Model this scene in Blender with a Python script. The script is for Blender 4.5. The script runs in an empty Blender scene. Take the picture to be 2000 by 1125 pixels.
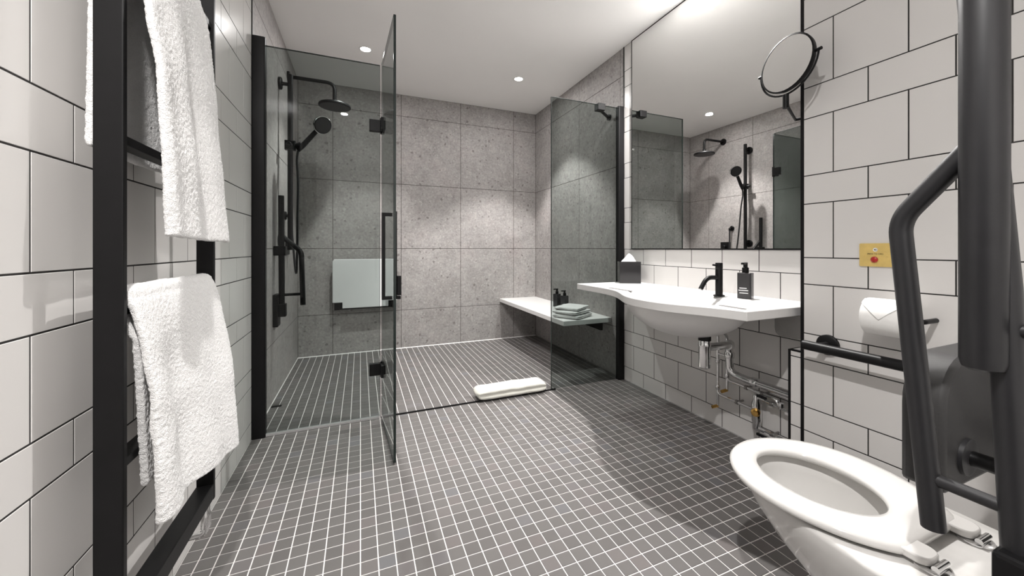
import bpy, math, random
from mathutils import Vector, Matrix, noise
random.seed(7)
S = bpy.context.scene
C = S.collection
PI = math.pi

# ---------------------------------------------------------------- camera, exposure, world
CAM_H = 0.9455
cam_d = bpy.data.cameras.new('camera'); cam = bpy.data.objects.new('camera', cam_d); C.objects.link(cam)
cam.location = (0, 0, CAM_H); cam.rotation_euler = (PI/2, 0, -0.3995)
cam_d.sensor_fit = 'HORIZONTAL'; cam_d.sensor_width = 36.0; cam_d.lens = 748.46/2000*36.0
cam_d.shift_x = -0.010; cam_d.shift_y = -(562.5-485.12)/2000
cam_d.clip_start = 0.01; cam_d.clip_end = 50
S.camera = cam
S.view_settings.view_transform = 'Standard'; S.view_settings.look = 'None'
S.view_settings.gamma = 1.0; S.view_settings.use_curve_mapping = False
S.view_settings.exposure = 0.20
w = bpy.data.worlds.new('world'); S.world = w; w.use_nodes = True
w.node_tree.nodes['Background'].inputs[0].default_value = (0.8, 0.8, 0.8, 1)
w.node_tree.nodes['Background'].inputs[1].default_value = 0.2

# room dimensions
XL, XP, XR, YB, ZC = -0.496, 1.546, 1.756, 3.785, 2.40
YG, YP, YREAR = 2.28, 0.929, -0.75
BEAM, SPILL = 62.0, 13.0

# ---------------------------------------------------------------- materials
def newmat(name):
    m = bpy.data.materials.new(name); m.use_nodes = True
    nt = m.node_tree; return m, nt, nt.nodes['Principled BSDF']
def N(nt, t, **kw):
    n = nt.nodes.new(t)
    for k, v in kw.items(): setattr(n, k, v)
    return n
def pos(nt):
    return N(nt, 'ShaderNodeNewGeometry').outputs['Position']
def noise_tex(nt, vec, scale, detail=3, rough=.55):
    n = N(nt, 'ShaderNodeTexNoise'); n.inputs['Scale'].default_value = scale
    n.inputs['Detail'].default_value = detail; n.inputs['Roughness'].default_value = rough
    nt.links.new(vec, n.inputs['Vector']); return n
def ramp(nt, fac, stops):
    r = N(nt, 'ShaderNodeValToRGB'); e = r.color_ramp.elements
    while len(e) < len(stops): e.new(0.5)
    for q, (p, c) in zip(e, stops): q.position = p; q.color = (*c, 1) if len(c) == 3 else c
    nt.links.new(fac, r.inputs[0]); return r
def bump(nt, b, h, strength, dist=.002):
    n = N(nt, 'ShaderNodeBump'); n.inputs['Strength'].default_value = strength; n.inputs['Distance'].default_value = dist
    nt.links.new(h, n.inputs['Height']); nt.links.new(n.outputs[0], b.inputs['Normal'])
def simple(name, col, rough=.5, metal=0.0, vary=.04, scale=30, bmp=0, spec=None):
    m, nt, b = newmat(name)
    p = pos(nt); n = noise_tex(nt, p, scale)
    a = tuple(max(0, c*(1-vary)) for c in col); d = tuple(min(1, c*(1+vary)) for c in col)
    r = ramp(nt, n.outputs['Fac'], [(.3, a), (.7, d)])
    nt.links.new(r.outputs[0], b.inputs['Base Color'])
    b.inputs['Roughness'].default_value = rough; b.inputs['Metallic'].default_value = metal
    if spec is not None: b.inputs['Specular IOR Level'].default_value = spec
    if bmp: bump(nt, b, n.outputs['Fac'], bmp)
    return m
M = {}
M['white_tile'] = simple('white_glazed_tile', (.70, .68, .662), .22, vary=.012, scale=2.5)
M['dark_grout'] = simple('dark_grout', (.022, .02, .019), .9, vary=.15, scale=60)
M['floor_grout'] = simple('pale_floor_grout', (.78, .75, .73), .85, vary=.08, scale=40)
M['plaster'] = simple('white_plaster', (.87, .855, .84), .85, vary=.01, scale=3)
M['black'] = simple('matt_black_metal', (.006, .0058, .0062), .42, vary=.1, spec=.22)
M['blackgrey'] = simple('charcoal_coated_tube', (.017, .0165, .018), .42, vary=.08)
M['padgrey'] = simple('charcoal_moulded_pad', (.032, .031, .031), .5, vary=.08, scale=200)
M['chrome'] = simple('chrome', (.75, .75, .75), .12, 1.0, vary=.02)
M['steel'] = simple('brushed_steel', (.33, .32, .31), .4, 1.0, vary=.05)
M['brass'] = simple('brass_fitting', (.75, .46, .14), .25, 1.0, vary=.05)
M['goldplate'] = simple('brass_plate', (.72, .52, .17), .45, .1, vary=.08, scale=40)
M['red'] = simple('red_plastic', (.42, .02, .015), .35, vary=.05)
M['porcelain'] = simple('white_porcelain', (.64, .625, .605), .08, vary=.005, scale=3)
M['solid'] = simple('white_solid_surface', (.72, .71, .70), .3, vary=.01, scale=10)
M['seatplastic'] = simple('white_seat_plastic', (.80, .81, .81), .4, vary=.01, scale=10)
M['paper'] = simple('white_paper', (.84, .83, .81), .9, vary=.02, scale=60, bmp=.1)
M['whiteink'] = simple('white_print', (.8, .8, .8), .6, vary=.02)
M['blackink'] = simple('dark_print', (.12, .08, .02), .6, vary=.02)
M['bottle'] = simple('smoky_black_plastic', (.035, .034, .036), .18, vary=.05)
M['boxblack'] = simple('black_lacquer', (.02, .019, .02), .12, vary=.05)
M['glassedge'] = simple('dark_polished_glass_edge', (.012, .02, .018), .2, vary=.05)
M['slot'] = simple('shaded_slot', (.16, .155, .15), .6, vary=.05)
M['seal'] = simple('grey_seal', (.42, .41, .41), .5, vary=.05)
M['white_trim'] = simple('white_sealant', (.82, .80, .78), .6, vary=.03)
M['lampwhite'] = simple('white_lamp_ring', (.85, .84, .83), .5, vary=.01)

def mk_terry(name, col):
    m, nt, b = newmat(name); p = pos(nt)
    n = noise_tex(nt, p, 420, 2, .7); n2 = noise_tex(nt, p, 60, 3)
    mx = N(nt, 'ShaderNodeMath', operation='MULTIPLY_ADD'); mx.inputs[1].default_value = .6
    nt.links.new(n2.outputs['Fac'], mx.inputs[0]); nt.links.new(n.outputs['Fac'], mx.inputs[2])
    r = ramp(nt, n.outputs['Fac'], [(.25, tuple(c*.86 for c in col)), (.65, col)])
    nt.links.new(r.outputs[0], b.inputs['Base Color']); b.inputs['Roughness'].default_value = 1
    b.inputs['Sheen Weight'].default_value = .25; b.inputs['Specular IOR Level'].default_value = .1
    bump(nt, b, mx.outputs[0], .9, .004); return m
M['terry'] = mk_terry('white_terry', (.84, .83, .82))
M['mat'] = mk_terry('cream_terry', (.88, .87, .79))

def mk_floor():
    m, nt, b = newmat('grey_mosaic'); p = pos(nt)
    sc = N(nt, 'ShaderNodeVectorMath', operation='SCALE'); sc.inputs['Scale'].default_value = 1/0.0502
    nt.links.new(p, sc.inputs[0])
    ad = N(nt, 'ShaderNodeVectorMath', operation='ADD'); ad.inputs[1].default_value = (0, -1.2014/0.0502, 0); nt.links.new(sc.outputs[0], ad.inputs[0])
    fl = N(nt, 'ShaderNodeVectorMath', operation='FLOOR'); nt.links.new(ad.outputs[0], fl.inputs[0])
    sx = N(nt, 'ShaderNodeSeparateXYZ'); nt.links.new(fl.outputs[0], sx.inputs[0])
    cb = N(nt, 'ShaderNodeCombineXYZ'); nt.links.new(sx.outputs[0], cb.inputs[0]); nt.links.new(sx.outputs[1], cb.inputs[1])
    wn = N(nt, 'ShaderNodeTexWhiteNoise', noise_dimensions='2D'); nt.links.new(cb.outputs[0], wn.inputs['Vector'])
    r = ramp(nt, wn.outputs['Value'], [(0, (.125, .117, .113)), (.8, (.146, .138, .133)), (.9, (.153, .137, .133)), (1, (.148, .146, .151))])
    n = noise_tex(nt, p, 900, 1)
    mx = N(nt, 'ShaderNodeMix', data_type='RGBA', blend_type='MULTIPLY'); mx.inputs['Factor'].default_value = .35
    r2 = ramp(nt, n.outputs['Fac'], [(.3, (.75, .75, .75)), (.7, (1, 1, 1))])
    nt.links.new(r.outputs[0], mx.inputs['A']); nt.links.new(r2.outputs[0], mx.inputs['B'])
    nt.links.new(mx.outputs['Result'], b.inputs['Base Color'])
    b.inputs['Roughness'].default_value = .45; b.inputs['Specular IOR Level'].default_value = .4
    return m
M['mosaic'] = mk_floor()

def mk_stone():
    m, nt, b = newmat('grey_terrazzo_stone'); p = pos(nt)
    n1 = noise_tex(nt, p, 3.0, 5, .6); n2 = noise_tex(nt, p, 55, 4, .65); n3 = noise_tex(nt, p, 16, 4, .7)
    c1 = ramp(nt, n1.outputs['Fac'], [(.3, (.33, .31, .30)), (.5, (.375, .357, .348)), (.72, (.415, .382, .373))])
    c2 = ramp(nt, n2.outputs['Fac'], [(.3, (.70, .70, .70)), (.5, (.95, .95, .95)), (.72, (1.22, 1.2, 1.18))])
    mx = N(nt, 'ShaderNodeMix', data_type='RGBA', blend_type='MULTIPLY'); mx.inputs['Factor'].default_value = .8
    nt.links.new(c1.outputs[0], mx.inputs['A']); nt.links.new(c2.outputs[0], mx.inputs['B'])
    c3 = ramp(nt, n3.outputs['Fac'], [(.32, (.86, .85, .845)), (.5, (.98, .98, .98)), (.7, (1.08, 1.075, 1.07))])
    m0 = N(nt, 'ShaderNodeMix', data_type='RGBA', blend_type='MULTIPLY'); m0.inputs['Factor'].default_value = 1
    nt.links.new(mx.outputs['Result'], m0.inputs['A']); nt.links.new(c3.outputs[0], m0.inputs['B']); mx = m0
    # small pale and dark aggregate chips
    def chips(scale, thr, col, prev, keep):
        wv = N(nt, 'ShaderNodeVectorMath', operation='ADD'); nn = noise_tex(nt, p, 30, 2)
        s2 = N(nt, 'ShaderNodeVectorMath', operation='SCALE'); s2.inputs['Scale'].default_value = .03
        nt.links.new(nn.outputs['Color'], s2.inputs[0]); nt.links.new(p, wv.inputs[0]); nt.links.new(s2.outputs[0], wv.inputs[1])
        v = N(nt, 'ShaderNodeTexVoronoi'); v.inputs['Scale'].default_value = scale; nt.links.new(wv.outputs[0], v.inputs['Vector'])
        lt = N(nt, 'ShaderNodeMath', operation='LESS_THAN'); lt.inputs[1].default_value = thr; nt.links.new(v.outputs['Distance'], lt.inputs[0])
        sp = N(nt, 'ShaderNodeSeparateColor'); nt.links.new(v.outputs['Color'], sp.inputs[0])
        l2 = N(nt, 'ShaderNodeMath', operation='LESS_THAN'); l2.inputs[1].default_value = keep; nt.links.new(sp.outputs[0], l2.inputs[0])
        ml = N(nt, 'ShaderNodeMath', operation='MULTIPLY'); nt.links.new(lt.outputs[0], ml.inputs[0]); nt.links.new(l2.outputs[0], ml.inputs[1])
        m3 = N(nt, 'ShaderNodeMath', operation='MULTIPLY'); m3.inputs[1].default_value = .55; nt.links.new(ml.outputs[0], m3.inputs[0])
        q = N(nt, 'ShaderNodeMix', data_type='RGBA'); nt.links.new(m3.outputs[0], q.inputs['Factor'])
        nt.links.new(prev, q.inputs['A']); q.inputs['B'].default_value = (*col, 1); return q.outputs['Result']
    o = chips(38, .26, (.50, .48, .465), mx.outputs['Result'], .30)
    o = chips(24, .24, (.49, .47, .455), o, .14)
    o = chips(30, .22, (.13, .115, .11), o, .20)
    o = chips(15, .17, (.10, .085, .08), o, .26)
    o = chips(9, .10, (.11, .09, .085), o, .25)
    nt.links.new(o, b.inputs['Base Color']); b.inputs['Roughness'].default_value = .55
    b.inputs['Specular IOR Level'].default_value = .35
    return m
M['stone'] = mk_stone()
M['stone_joint'] = simple('dark_stone_joint', (.07, .055, .05), .9, vary=.1)

def mk_glass():
    m = bpy.data.materials.new('smoked_glass'); m.use_nodes = True; nt = m.node_tree
    nt.nodes.remove(nt.nodes['Principled BSDF']); out = nt.nodes['Material Output']
    t = N(nt, 'ShaderNodeBsdfTransparent'); g = N(nt, 'ShaderNodeBsdfGlossy'); g.inputs['Roughness'].default_value = 0
    n = noise_tex(nt, pos(nt), .8)
    r = ramp(nt, n.outputs['Fac'], [(.3, (.675, .705, .695)), (.7, (.685, .715, .705))])
    nt.links.new(r.outputs[0], t.inputs['Color'])
    fr = N(nt, 'ShaderNodeFresnel'); fr.inputs['IOR'].default_value = 1.34
    bf = N(nt, 'ShaderNodeNewGeometry'); iv = N(nt, 'ShaderNodeMath', operation='SUBTRACT'); iv.inputs[0].default_value = 1
    nt.links.new(bf.outputs['Backfacing'], iv.inputs[1])
    fm = N(nt, 'ShaderNodeMath', operation='MULTIPLY'); nt.links.new(fr.outputs[0], fm.inputs[0]); nt.links.new(iv.outputs[0], fm.inputs[1])
    mx = N(nt, 'ShaderNodeMixShader'); nt.links.new(fm.outputs[0], mx.inputs[0]); nt.links.new(t.outputs[0], mx.inputs[1]); nt.links.new(g.outputs[0], mx.inputs[2])
    nt.links.new(mx.outputs[0], out.inputs['Surface']); return m
M['glass'] = mk_glass()
def mk_mirror():
    m, nt, b = newmat('mirror_silver'); n = noise_tex(nt, pos(nt), 1)
    r = ramp(nt, n.outputs['Fac'], [(.3, (.88, .88, .87)), (.7, (.89, .89, .88))]); nt.links.new(r.outputs[0], b.inputs['Base Color'])
    b.inputs['Metallic'].default_value = 1; b.inputs['Roughness'].default_value = 0.0; return m
M['mirror'] = mk_mirror()
def mk_lamp():
    m, nt, b = newmat('lit_lamp_lens'); n = noise_tex(nt, pos(nt), 5)
    r = ramp(nt, n.outputs['Fac'], [(.3, (1, .96, .88)), (.7, (1, .97, .90))])
    nt.links.new(r.outputs[0], b.inputs['Emission Color']); b.inputs['Emission Strength'].default_value = 22
    return m
M['lamp'] = mk_lamp()

# ---------------------------------------------------------------- mesh helpers
class MB:
    def __init__(s): s.v = []; s.f = []
    def add(s, vs, fs):
        o = len(s.v); s.v += [tuple(v) for v in vs]; s.f += [tuple(i+o for i in f) for f in fs]; return s
    def box(s, x0, x1, y0, y1, z0, z1):
        return s.add([(x0,y0,z0),(x1,y0,z0),(x1,y1,z0),(x0,y1,z0),(x0,y0,z1),(x1,y0,z1),(x1,y1,z1),(x0,y1,z1)],
                     [(0,3,2,1),(4,5,6,7),(0,1,5,4),(1,2,6,5),(2,3,7,6),(3,0,4,7)])
    def loft(s, rings, cap0=True, cap1=True, closed=True):
        n = len(rings[0]); vs = [p for r in rings for p in r]; fs = []
        for a in range(len(rings)-1):
            for i in range(n if closed else n-1):
                j = (i+1) % n; fs.append((a*n+i, a*n+j, (a+1)*n+j, (a+1)*n+i))
        if cap0: fs.append(tuple(range(n-1, -1, -1)))
        if cap1: fs.append(tuple((len(rings)-1)*n+i for i in range(n)))
        return s.add(vs, fs)
    def tube(s, pts, r, n=14, caps=True):
        P = [Vector(p) for p in pts]; R = r if isinstance(r, (list, tuple)) else [r]*len(P)
        t0 = (P[1]-P[0]).normalized(); up = Vector((0,0,1)) if abs(t0.z) < .9 else Vector((1,0,0))
        u = t0.cross(up).normalized(); rings = []
        for i, p in enumerate(P):
            if i == 0: t = t0
            elif i == len(P)-1: t = (P[i]-P[i-1]).normalized()
            else: t = ((P[i]-P[i-1]).normalized()+(P[i+1]-P[i]).normalized()).normalized()
            u = (u - t*u.dot(t)).normalized(); b = t.cross(u)
            rings.append([p+u*(R[i]*math.cos(2*PI*k/n))+b*(R[i]*math.sin(2*PI*k/n)) for k in range(n)])
        return s.loft(rings, caps, caps)
    def lathe(s, prof, base, axis=(0,0,1), n=28, caps=True):
        ax = Vector(axis).normalized(); q = ax.to_track_quat('Z', 'Y'); base = Vector(base)
        rings = [[base + q @ Vector((r*math.cos(2*PI*k/n), r*math.sin(2*PI*k/n), h)) for k in range(n)] for r, h in prof]
        return s.loft(rings, caps, caps)
    def prism(s, poly, axis, lo, hi):
        def P(a, b, h): return {'x': (h, a, b), 'y': (a, h, b), 'z': (a, b, h)}[axis]
        return s.loft([[P(a, b, lo) for a, b in poly], [P(a, b, hi) for a, b in poly]])
    def xform(s, mat):
        s.v = [tuple(mat @ Vector(v)) for v in s.v]; return s
def fillet(pts, rad, seg=6):
    P = [Vector(p) for p in pts]; out = [P[0]]
    for i in range(1, len(P)-1):
        a = (P[i-1]-P[i]); b = (P[i+1]-P[i]); d = min(rad, a.length*.49, b.length*.49)
        p0 = P[i]+a.normalized()*d; p1 = P[i]+b.normalized()*d
        for k in range(seg+1):
            t = k/seg; out.append(p0*(1-t)**2 + P[i]*2*t*(1-t) + p1*t*t)
    out.append(P[-1]); return out
def rrect(a0, a1, b0, b1, r, seg=5):
    pts = []
    for (ca, cb, s0) in ((a1-r, b1-r, 0), (a0+r, b1-r, 1), (a0+r, b0+r, 2), (a1-r, b0+r, 3)):
        for k in range(seg+1):
            t = (s0 + k/seg)*PI/2; pts.append((ca+r*math.cos(t), cb+r*math.sin(t)))
    return pts
ROOT = {}
def rootloc(o):
    return ROOT.get(o.name, Vector((0,0,0)))
def tag(o, label, cat=None, group=None, kind=None):
    if label: o['label'] = label
    if cat: o['category'] = cat
    if group: o['group'] = group
    if kind: o['kind'] = kind
    return o
def thing(name, loc, label, cat, group=None):
    o = bpy.data.objects.new(name, None); C.objects.link(o); o.location = loc; o.empty_display_size = .05
    ROOT[o.name] = Vector(loc); return tag(o, label, cat, group)
def obj(name, mb, mat, parent=None, smooth=False, bevel=0, loc=None, angle=40, label=None):
    me = bpy.data.meshes.new(name)
    off = rootloc(parent) if parent else (Vector(loc) if loc else Vector((0,0,0)))
    me.from_pydata([tuple(Vector(v)-off) for v in mb.v], [], mb.f)
    import bmesh
    bm = bmesh.new(); bm.from_mesh(me); bmesh.ops.recalc_face_normals(bm, faces=bm.faces); bm.to_mesh(me); bm.free()
    me.materials.append(M[mat])
    o = bpy.data.objects.new(name, me); C.objects.link(o)
    if parent: o.parent = parent; ROOT[o.name] = off
    else: o.location = off; ROOT[o.name] = off
    if smooth:
        me.polygons.foreach_set('use_smooth', [True]*len(me.polygons)); me.set_sharp_from_angle(angle=math.radians(angle))
    if bevel:
        b = o.modifiers.new('bevel', 'BEVEL'); b.width = bevel; b.segments = 2; b.limit_method = 'ANGLE'; b.angle_limit = math.radians(50)
    if label: o['label'] = label
    return o
def struct(name, mb, mat, label, cat, **k):
    o = obj(name, mb, mat, **k); tag(o, label, cat, kind='structure'); return o

# ---------------------------------------------------------------- setting: shell
floor = struct('floor', MB().box(XL-.1, XR+.1, YREAR-.1, YB+.1, -.12, -.0015), 'floor_grout', 'grey square mosaic floor with pale grout running into the shower', 'floor')
ceiling = struct('ceiling', MB().box(XL-.1, XR+.1, YREAR-.1, YB+.1, ZC, ZC+.1), 'plaster', 'plain white plaster ceiling with recessed downlights', 'ceiling')
JT = .0007   # joint plane lies this far behind the tile face
wall_left = struct('wall_left', MB().box(XL-.1, XL-JT, YREAR-.1, YG-.012, 0, ZC), 'dark_grout', 'white tiled left wall with dark joints behind the towel rail', 'wall')
wall_sl = struct('wall_shower_left', MB().box(XL-.1, XL-.0012, YG-.012, YB+.1, 0, ZC), 'stone_joint', 'grey stone tiled shower wall carrying the shower head', 'wall')
wall_back = struct('wall_back', MB().box(XL-.0012, XR+.0012, YB+.0012, YB+.1, 0, ZC), 'stone_joint', 'grey stone tiled end wall of the shower', 'wall')
wall_sr = struct('wall_shower_right', MB().box(XR+.0012, XR+.1, YG-.012, YB+.1, 0, ZC), 'stone_joint', 'grey stone tiled shower wall beside the white bench', 'wall')
wall_right = struct('wall_right', MB().box(XR+JT, XR+.1, YP-.05, YG-.012, 0, ZC), 'dark_grout', 'white tiled wall behind the washbasin and mirror', 'wall')
wall_pier = struct('wall_right_pier', MB().box(XP+JT, XR+.1, YREAR-.1, YP-.004, 0, ZC), 'dark_grout', 'white tiled wall projecting beside the toilet', 'wall')
struct('wall_rear', MB().box(XL, .66, YREAR-.1, YREAR, 0, ZC), 'plaster', 'plain painted wall behind the viewpoint', 'wall')
struct('wall_toilet_duct', MB().box(.66, XP, YREAR-.1, 0.02, 0, ZC), 'plaster', 'plain boxed duct wall the toilet backs onto', 'wall')

# ---------------------------------------------------------------- tiles
tile_cache = {}
def tile_mesh(a, b, t, ins, mat, name):
    """thin tile lying in its local XY plane, facing +Z"""
    key = (round(a, 4), round(b, 4), t, mat)
    if key in tile_cache: return tile_cache[key]
    i = ins; A, B = a/2, b/2
    v = [(-A,-B,0),(A,-B,0),(A,B,0),(-A,B,0), (-A,-B,t-i),(A,-B,t-i),(A,B,t-i),(-A,B,t-i), (-A+i,-B+i,t),(A-i,-B+i,t),(A-i,B-i,t),(-A+i,B-i,t)]
    f = [(0,1,5,4),(1,2,6,5),(2,3,7,6),(3,0,4,7),(4,5,9,8),(5,6,10,9),(6,7,11,10),(7,4,8,11),(8,9,10,11)]
    me = bpy.data.meshes.new(name); me.from_pydata(v, [], f); me.materials.append(M[mat]); tile_cache[key] = me; return me
def put_tile(name, me, loc, basis, parent):
    o = bpy.data.objects.new(name, me); C.objects.link(o); o.parent = parent
    o.matrix_local = Matrix.Translation(loc) @ basis; return o
BX_POS = Matrix(((0,0,1),(1,0,0),(0,1,0))).to_4x4()        # faces +X : local x->Y, y->Z
BX_NEG = Matrix(((0,0,-1),(-1,0,0),(0,1,0))).to_4x4()      # faces -X
BY_NEG = Matrix(((1,0,0),(0,0,-1),(0,1,0))).to_4x4()       # faces -Y
def wall_tiles(parent, X, facing, y0, y1, rows, big0, pitch, gap, mat, t, name, zmax=ZC, half=True, skip=None):
    for k in range(len(rows)-1):
        z0, z1 = rows[k], rows[k+1]
        if z1 > zmax+1e-6: z1 = zmax
        off = big0 + (pitch/2 if (half and k % 2 == 0) else 0)
        n0 = math.floor((y0-off)/pitch)
        y = off + n0*pitch
        while y < y1-1e-4:
            a, b = max(y, y0), min(y+pitch, y1)
            if b-a > .012 and not (skip and skip(a, b, z0, z1)):
                me = tile_mesh(b-a-gap, z1-z0-gap, t, .0009, mat, name)
                put_tile(name, me, Vector((X - (t if facing > 0 else -t), (a+b)/2, (z0+z1)/2)), BX_POS if facing > 0 else BX_NEG, parent)
            y += pitch
LZ = [0,.088,.262,.349,.537,.626,.803,.905,1.105,1.216,1.437,1.553,1.783,1.9,2.11,2.222,2.4]
PZ = [0,.09,.26,.349,.528,.626,.811,.911,1.112,1.218,1.432,1.548,1.771,1.885,2.1,2.215,2.4]
RZ = [0,.097,.264,.357,.544,.64,.835,.94,1.13,1.235,1.45,1.555,1.781,1.885,2.106,2.22,2.4]
TT = .008
wall_tiles(wall_left, XL, 1, .47, YG-.014, LZ, .888, .2062, .0032, 'white_tile', TT, 'tile')
wall_tiles(wall_pier, XP, -1, .21, YP-.006, PZ, .824, .203, .0032, 'white_tile', TT, 'tile')
wall_tiles(wall_right, XR, -1, YP-.004, YG-.014, RZ, 2.162, .203, .0032, 'white_tile', TT, 'tile',
           skip=lambda a, b, z0, z1: z0 > 1.0 and b < 2.15)
# low tiled ledge in the recess, beside the pier
ledge = struct('wall_right_ledge', MB().box(XP+JT, XR, YP-.004, .972, 0, .549), 'dark_grout', 'low tiled ledge in the corner under the washbasin', 'wall')
for k in range(7):
    z0, z1 = PZ[k], min(PZ[k+1], .549)
    if z1-z0 > .02:
        put_tile('tile', tile_mesh(.040, z1-z0-.0032, TT, .0009, 'white_tile', 'tile'), Vector((XP+TT, .950, (z0+z1)/2)), BX_NEG, ledge)
ltop = put_tile('tile', tile_mesh(.19, .040, TT, .0009, 'white_tile', 'tile'), Vector((XP+.105, .950, .549-.004)), Matrix.Identity(4), ledge)
# stone slabs in the shower
SZ = [0, .361, .943, 1.552, 2.197, ZC]
SG, ST = .0040, .006
for k in range(5):
    z0, z1 = SZ[k], SZ[k+1]
    xs = [XL, -.226, .355, .927, 1.498, XR]
    for a, b in zip(xs[:-1], xs[1:]):
        put_tile('stone_slab', tile_mesh(b-a-SG, z1-z0-SG, ST, .0006, 'stone', 'stone_slab'), Vector(((a+b)/2, YB+ST, (z0+z1)/2)), BY_NEG, wall_back)
    for a, b in zip([YG-.010, 2.91, 3.49], [2.91, 3.49, YB]):
        put_tile('stone_slab', tile_mesh(b-a-SG, z1-z0-SG, ST, .0006, 'stone', 'stone_slab'), Vector((XL-ST, (a+b)/2, (z0+z1)/2)), BX_POS, wall_sl)
    for a, b in zip([YG-.010, 2.31, 2.885, 3.46], [2.31, 2.885, 3.46, YB]):
        put_tile('stone_slab', tile_mesh(b-a-SG, z1-z0-SG, ST, .0006, 'stone', 'stone_slab'), Vector((XR+ST, (a+b)/2, (z0+z1)/2)), BX_NEG, wall_sr)

# floor mosaic: the nearest 300 tiles in view are pieces of their own, the rest one field
FS, FY0 = .0502, 1.2014
cy_, sy_ = math.cos(.3995), math.sin(.3995)
def proj(x, y, z):
    d = x*sy_+y*cy_
    if d < .05: return None
    return 1020+748.46*(x*cy_-y*sy_)/d, 485.12-748.46*(z-CAM_H)/d, d
cells = []
for i in range(-12, 36):
    for j in range(-40, 53):
        a0, a1 = max(i*FS, XL), min((i+1)*FS, XR); b0, b1 = max(FY0+j*FS, YREAR), min(FY0+(j+1)*FS, YB)
        if a1-a0 > .008 and b1-b0 > .008: cells.append((a0, a1, b0, b1))
def vis(c):
    x, y = (c[0]+c[1])/2, (c[2]+c[3])/2; p = proj(x, y, 0)
    if not p or not (330 < p[0] < 1590 and p[1] < 1122): return 99
    if p[0] > 1430 and p[1] > 870+ (p[0]-1430)*.62 - 20 and p[0] > 1430: return 99
    return p[2] if x < XP else 99
cells.sort(key=vis)
GAP = .0036; FT = .0045
for c in cells[:300]:
    me = tile_mesh(c[1]-c[0]-GAP, c[3]-c[2]-GAP, FT, .0006, 'mosaic', 'mosaic_tile')
    put_tile('mosaic_tile', me, Vector(((c[0]+c[1])/2, (c[2]+c[3])/2, -.0045)), Matrix.Identity(4), floor)
mb = MB()
for c in cells[300:]:
    a0, a1, b0, b1 = c[0]+GAP/2, c[1]-GAP/2, c[2]+GAP/2, c[3]-GAP/2; i = .0006; z, zt, z0 = -.0006, 0, -.0045
    mb.add([(a0,b0,z0),(a1,b0,z0),(a1,b1,z0),(a0,b1,z0),(a0,b0,z),(a1,b0,z),(a1,b1,z),(a0,b1,z),(a0+i,b0+i,zt),(a1-i,b0+i,zt),(a1-i,b1-i,zt),(a0+i,b1-i,zt)],
           [(0,1,5,4),(1,2,6,5),(2,3,7,6),(3,0,4,7),(4,5,9,8),(5,6,10,9),(6,7,11,10),(7,4,8,11),(8,9,10,11)])
o = obj('mosaic_field', mb, 'mosaic', floor); o['kind'] = 'stuff'

# trims
def trim(n, mb, mat, label): return struct('trim_%d' % n, mb, mat, label, 'trim')
trim(1, MB().box(XP-.001, XP+.012, YP-.006, YP+.004, 0, ZC), 'black', 'black metal corner trim on the projecting tiled wall')
trim(2, MB().box(XP-.001, XP+.010, .971, .979, 0, .552).box(XP-.001, XP+.008, YP+.005, .971, .548, .554).box(XP+.010, XR-.009, .971, .979, .544, .552), 'black', 'black edge trim round the low ledge')
trim(3, MB().box(XL, XL+.004, YG-.018, YG-.010, 2.0, ZC), 'black', 'thin black trim where tiles meet stone above the left screen')
trim(4, MB().box(XR-.004, XR, YG-.018, YG-.010, 1.96, ZC), 'black', 'thin black trim where tiles meet stone above the right screen')
trim(5, MB().box(.104, 1.205, YG-.004, YG+.005, .0005, .007), 'black', 'thin dark threshold strip across the shower floor')
trim(6, MB().prism([(YB, .0), (YB-.005, .0), (YB, .006)], 'x', XL, XR), 'white_trim', 'white sealant line along the foot of the shower end wall')
trim(7, MB().box(XL, XL+.004, YG+.03, YB, 0, .004), 'white_trim', 'white sealant line along the foot of the left shower wall')
trim(8, MB().box(XR-.005, XR, .98, YG-.03, 0, .004), 'seal', 'grey sealant line under the washbasin wall')

# ---------------------------------------------------------------- downlights (each fixture carries its own lamp)
def downlight(x, y, label, beam, spill, size=84, blend=.45, tilt=(0, 0)):
    t = thing('ceiling_downlight', (x, y, ZC), label, 'light', 'recessed ceiling downlights')
    obj('trim_ring', MB().lathe([(.034, 0), (.045, 0), (.046, -.002), (.043, -.004), (.036, -.004), (.034, -.002), (.034, 0)], (x, y, ZC-.0002), caps=False), 'lampwhite', t, smooth=True)
    obj('lamp_lens', MB().lathe([(.033, -.0016), (.033, -.0004)], (x, y, ZC-.0002)), 'lamp', t)
    l = bpy.data.lights.new('beam', 'SPOT'); l.energy = beam; l.spot_size = math.radians(size); l.spot_blend = blend
    l.shadow_soft_size = .018; l.color = (1, .975, .955)
    o = bpy.data.objects.new('beam', l); C.objects.link(o); o.parent = t; o.location = (0, 0, -.02); o.rotation_euler = (tilt[0], tilt[1], 0)
    a = bpy.data.lights.new('spill', 'AREA'); a.shape = 'DISK'; a.size = .07; a.energy = spill; a.color = (1, .98, .965)
    o = bpy.data.objects.new('spill', a); C.objects.link(o); o.parent = t; o.location = (0, 0, -.012)
downlight(.034, 3.022, 'lit round downlight in the shower ceiling nearer the rain shower', 100, 5, 92, .6)
downlight(1.25, 3.04, 'lit round downlight in the shower ceiling above the bench side', 112, 5, 84, .4)
downlight(1.60, 1.63, 'lit round downlight over the washbasin seen in the wall mirror', 155, 9, 132, .6)
downlight(-.16, .01, 'added unseen downlight behind the viewpoint, filling the left wall and towels', 76, 23, 112, .6)  # fill lamp added out of view to brighten the left wall and towels

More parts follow.
